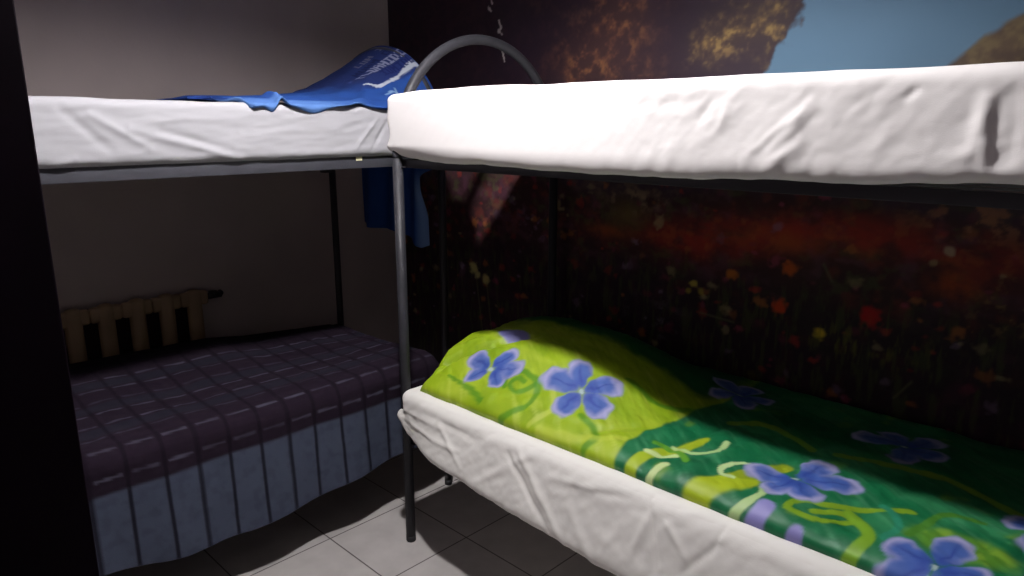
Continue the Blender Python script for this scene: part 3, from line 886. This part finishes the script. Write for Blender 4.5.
def towel():
    top = np.concatenate([dense(0.86, 1.40, 0.006), dense(1.404, 1.735, 0.0033)])
    na = 200
    rows = []
    a = np.linspace(0, 1, na)
    AX, AY, AZ, side = [], [], [], []
    for yv in top:
        xf = -2.013 - 0.135 * (1 - sst(0.93, 1.0, yv)) 
        xf += 0.004 * math.sin(yv * 40)
        drop = 0.004 + 0.020 * math.exp(-((yv - 1.055) / 0.022) ** 2) + 0.024 * math.exp(-((yv - 1.19) / 0.06) ** 2) + 0.012 * math.exp(-((yv - 0.99) / 0.04) ** 2) + 0.010 * sst(1.3, 1.5, yv)
        drop *= sst(0.90, 0.97, yv)
        am = 0.93
        x = -2.70 + (xf + 2.70) * np.clip(a / am, 0, 1)
        za = 1.353 + np.sqrt(np.clip(.375 ** 2 - (x + 2.42) ** 2, 0, 1)) + .019
        za = np.maximum(za, 1.524)
        g = np.interp(yv, G_Y, G_V)
        z = 1.524 + (za - 1.524) * g
        # soft folds running from the arch down to the mattress, and a pinched fold near the front edge
        z += (0.010 * fbm(x * 9 + yv * 2, np.full_like(x, yv * 3), 111, 3) + 0.006 * np.sin(x * 42 + yv * 13)) * (1 - g) * sst(-2.02, -2.10, x) * sst(0.86, 0.95, yv)
        z += 0.022 * np.exp(-((yv - 1.085) / 0.014) ** 2) * sst(-2.20, -2.04, x)
        z += 0.010 * np.exp(-((yv - 1.36 + (x + 2.02) * 0.9) / 0.03) ** 2) * sst(-2.5, -2.1, x)
        z += 0.008 * np.exp(-((yv - 1.52 + (x + 2.02) * 0.5) / 0.025) ** 2) * sst(-2.4, -2.1, x)
        step = 0.007 * sst(1.46, 1.5, yv) * sst(-2.168, -2.176, x)
        z += step
        t = np.clip((a - am) / (1 - am), 0, 1)
        z -= drop * t + 0.014 * sst(-2.05, -2.02, x) * sst(0.93, 1.0, yv)
        x = x + 0.006 * np.sin(t * np.pi)
        AX.append(x); AY.append(np.full(na, yv)); AZ.append(z); side.append(t)
    x0 = AX[-1].copy(); z0 = AZ[-1].copy()
    # over the tube and down the outer side
    for ang in (25, 50, 75):
        q = math.radians(ang)
        AX.append(x0); AY.append(np.full(na, 1.735 + 0.024 * math.sin(q))); AZ.append(z0 - 0.024 * (1 - math.cos(q))); side.append(np.zeros(na))
    xe = -2.635 + (-2.195 + 2.635) * a
    zb = np.interp(a, [0, 0.15, 0.55, 0.8, 0.95, 1], [1.03, 1.015, 1.02, 0.995, 0.965, 0.975])
    nd = 90
    for k in range(1, nd + 1):
        t = k / nd
        xx = (x0 + 0.03 * sst(0.9, 1, a) * sst(0, 0.1, t)) * (1 - sst(0.24, 0.46, t)) + xe * sst(0.24, 0.46, t)
        zz = (z0 - 0.02) * (1 - t) + zb * t
        yy_ = 1.762 + 0.016 * np.sin(xx * 38 + 1.2 * t) * sst(0, 0.4, t) + 0.01 * fbm(xx * 8, zz * 5, 112, 2) + 0.03 * sst(0.9, 1.0, a) * sst(0.5, 0.8, t)
        AX.append(xx); AY.append(yy_); AZ.append(zz); side.append(sst(0.90, 0.97, a) * sst(0.35, 0.6, t) * 0.9)
    X = np.array(AX); Y = np.array(AY); Z = np.array(AZ); S = np.array(side)
    nt_ = len(top)
    C = np.zeros(X.shape + (3,))

    def mix(m, c):
        nonlocal C
        m = np.clip(m, 0, 1)[..., None]
        C = C * (1 - m) + lin(c) * m
    n = fbm(X * 25, Y * 25 + Z * 25, 113, 3)
    C[:] = lin((34, 66, 130))
    mix(sst(0, 0.6, n) * 0.4, (28, 54, 116))
    flap = np.zeros(X.shape, bool); flap[:nt_] = True
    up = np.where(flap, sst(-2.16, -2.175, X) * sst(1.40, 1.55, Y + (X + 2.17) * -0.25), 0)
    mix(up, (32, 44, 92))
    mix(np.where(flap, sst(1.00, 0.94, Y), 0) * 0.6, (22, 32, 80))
    hem = polyd(X, Y, smooth_poly([(-2.188, 1.50), (-2.168, 1.572), (-2.172, 1.62), (-2.182, 1.66), (-2.196, 1.715), (-2.19, 1.735)], 6))
    hw = 0.005 + 0.011 * sst(1.64, 1.71, Y)
    mix(np.where(flap, sst(1.15, 0.8, hem / hw), 0), (158, 164, 176))
    # printed rows of letters across the arch
    for txt, xr, hgt, yr, adv, c in [('NUHM OA', -2.352, 0.042, 1.555, 0.027, (22, 28, 70)), ('TLUAHIDI', -2.300, 0.052, 1.535, 0.0255, (128, 132, 158)),
                                     ('IUMIDU', -2.240, 0.042, 1.60, 0.024, (20, 26, 78)), ('LUH I', -2.405, 0.036, 1.60, 0.026, (92, 92, 112))]:
        tilt = (Y - yr) * 0.0
        g_ = glyphs(Y - yr, (X - xr - tilt) / hgt, txt, adv)
        mix(np.where(flap & g_, 0.85, 0), c)
    for p in ([(-2.118, 1.555), (-2.098, 1.585)], [(-2.125, 1.585), (-2.095, 1.575)], [(-2.11, 1.535), (-2.108, 1.56)]):
        mix(np.where(flap, sst(1.3, 0.8, polyd(X, Y, p) / 0.004), 0) * 0.8, (110, 138, 168))
    mix(np.where(flap, S > 0.02, 0) * sst(0.92, 0.98, Y) * sst(1.45, 1.25, Y), (84, 118, 172))
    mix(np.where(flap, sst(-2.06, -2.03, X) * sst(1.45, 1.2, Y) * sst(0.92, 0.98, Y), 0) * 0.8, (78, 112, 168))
    mix(np.where(flap, 0, S), (110, 140, 190))
    return X, Y, Z, C


X, Y, Z, C = towel()
nu, nv = X.shape
P = np.stack([X, Y, Z], -1)
du = np.gradient(P, axis=0); dv = np.gradient(P, axis=1)
Nn = np.cross(du, dv); Nn /= np.linalg.norm(Nn, axis=-1, keepdims=True) + 1e-9
P2 = P + Nn * 0.004 * np.where(Nn[nu // 3, nv // 2, 2] > 0, -1, 1)
F1 = grid_faces(nu, nv); F2 = grid_faces(nu, nv, flip=True) + nu * nv
ring = [i * nv for i in range(nu)] + [(nu - 1) * nv + j for j in range(1, nv)] + [i * nv + nv - 1 for i in range(nu - 2, -1, -1)] + [j for j in range(nv - 2, 0, -1)]
F = F1.tolist() + F2.tolist() + [[ring[k], ring[k] + nu * nv, ring[(k + 1) % len(ring)] + nu * nv, ring[(k + 1) % len(ring)]] for k in range(len(ring))]
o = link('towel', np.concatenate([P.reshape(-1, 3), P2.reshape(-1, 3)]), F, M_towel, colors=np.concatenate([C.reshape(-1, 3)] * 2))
tag(o, 'blue printed beach towel draped over the arched end of the upper left bunk', 'towel')

# ------------------------------------------------------------------ radiator behind the left bunk
rad = empty('radiator', (-2.93, 0.7, 0))
tag(rad, 'cream column radiator on the plain wall behind the lower left bunk', 'radiator')
for k in range(9):
    yc = 1.120 - 0.111 * k
    v, f = join(box_vf((-2.955, yc - 0.030, 0.20), (-2.905, yc + 0.030, 0.785), 0.022),
                box_vf((-2.950, yc - 0.056, 0.715), (-2.912, yc + 0.056, 0.775), 0.012),
                box_vf((-2.950, yc - 0.056, 0.215), (-2.912, yc + 0.056, 0.275), 0.012))
    link('column', v, f, M_rad, rad)
link('gap_shade_panel', *box_vf((-2.972, 0.19, 0.22), (-2.966, 1.145, 0.765), 0.002), mat('dark_radiator_gap_shade', (0.03, 0.018, 0.02), 0.9, spec=0.1), rad)['label'] = 'dark panel added as shade between the columns'  # dark sheet added behind the columns to stand for shade in the gaps
v, f = join(tube_vf([(-2.93, 1.175, 0.745), (-2.93, 1.235, 0.745)], 0.013), tube_vf([(-2.93, 1.20, 0.745), (-2.93, 1.20, 0.765)], 0.017))
link('valve', v, f, M_dmetal, rad)
link('pipe', *tube_vf([(-2.93, 1.23, 0.745), (-2.95, 1.245, 0.745), (-2.975, 1.25, 0.745)], 0.010), M_dmetal, rad)
for yc in (1.0, 0.35):
    link('bracket', *box_vf((-2.977, yc - 0.01, 0.68), (-2.95, yc + 0.01, 0.72), 0.002), M_dmetal, rad)

# ------------------------------------------------------------------ the ceiling lamp
lamp = empty('ceiling_lamp', (LAMP[0], LAMP[1], CZ))
tag(lamp, 'pendant lamp with grey cone shade hanging from the ceiling in front of the bunks', 'lamp')
link('ceiling_rose', *tube_vf([(LAMP[0], LAMP[1], CZ), (LAMP[0], LAMP[1], CZ - 0.012), (LAMP[0], LAMP[1], CZ - 0.025)], [0.045, 0.043, 0.015], 24), M_white, lamp)
link('cord', *tube_vf([(LAMP[0], LAMP[1], CZ - 0.02), (LAMP[0], LAMP[1], LAMP[2] + 0.09)], 0.003, 8), M_white, lamp)
link('socket', *tube_vf([(LAMP[0], LAMP[1], LAMP[2] + 0.10), (LAMP[0], LAMP[1], LAMP[2] + 0.09), (LAMP[0], LAMP[1], LAMP[2] + 0.045)], [0.008, 0.018, 0.018], 20), M_white, lamp)
prof = [(0.012, 0.055), (0.014, 0.045), (0.022, 0.032), (0.032, 0.018), (BULB_R, 0.0), (0.033, -0.016), (0.023, -0.029), (0.010, -0.0355), (0.001, -0.037)]
link('bulb', *tube_vf([(LAMP[0], LAMP[1], LAMP[2] + zz) for _, zz in prof], [rr for rr, _ in prof], 20), M_bulb, lamp)

cone = [(0.020, 0.115), (0.045, 0.105), (0.085, 0.060), (0.120, -0.010), (0.150, -0.058), (0.153, -0.066), (0.150, -0.066), (0.146, -0.058), (0.116, -0.010), (0.081, 0.058), (0.043, 0.100), (0.019, 0.110)]
nn = 40
V = []; F = []
for rr, zz in cone:
    for a in range(nn):
        V.append((LAMP[0] + rr * math.cos(2 * math.pi * a / nn), LAMP[1] + rr * math.sin(2 * math.pi * a / nn), LAMP[2] + zz))
for k in range(len(cone)):
    k2 = (k + 1) % len(cone)
    for a in range(nn):
        b = (a + 1) % nn
        F.append([k * nn + a, k2 * nn + a, k2 * nn + b, k * nn + b])
link('lamp_shade', V, F, mat('grey_enamelled_lamp_shade', (0.30, 0.29, 0.30), 0.6), lamp)
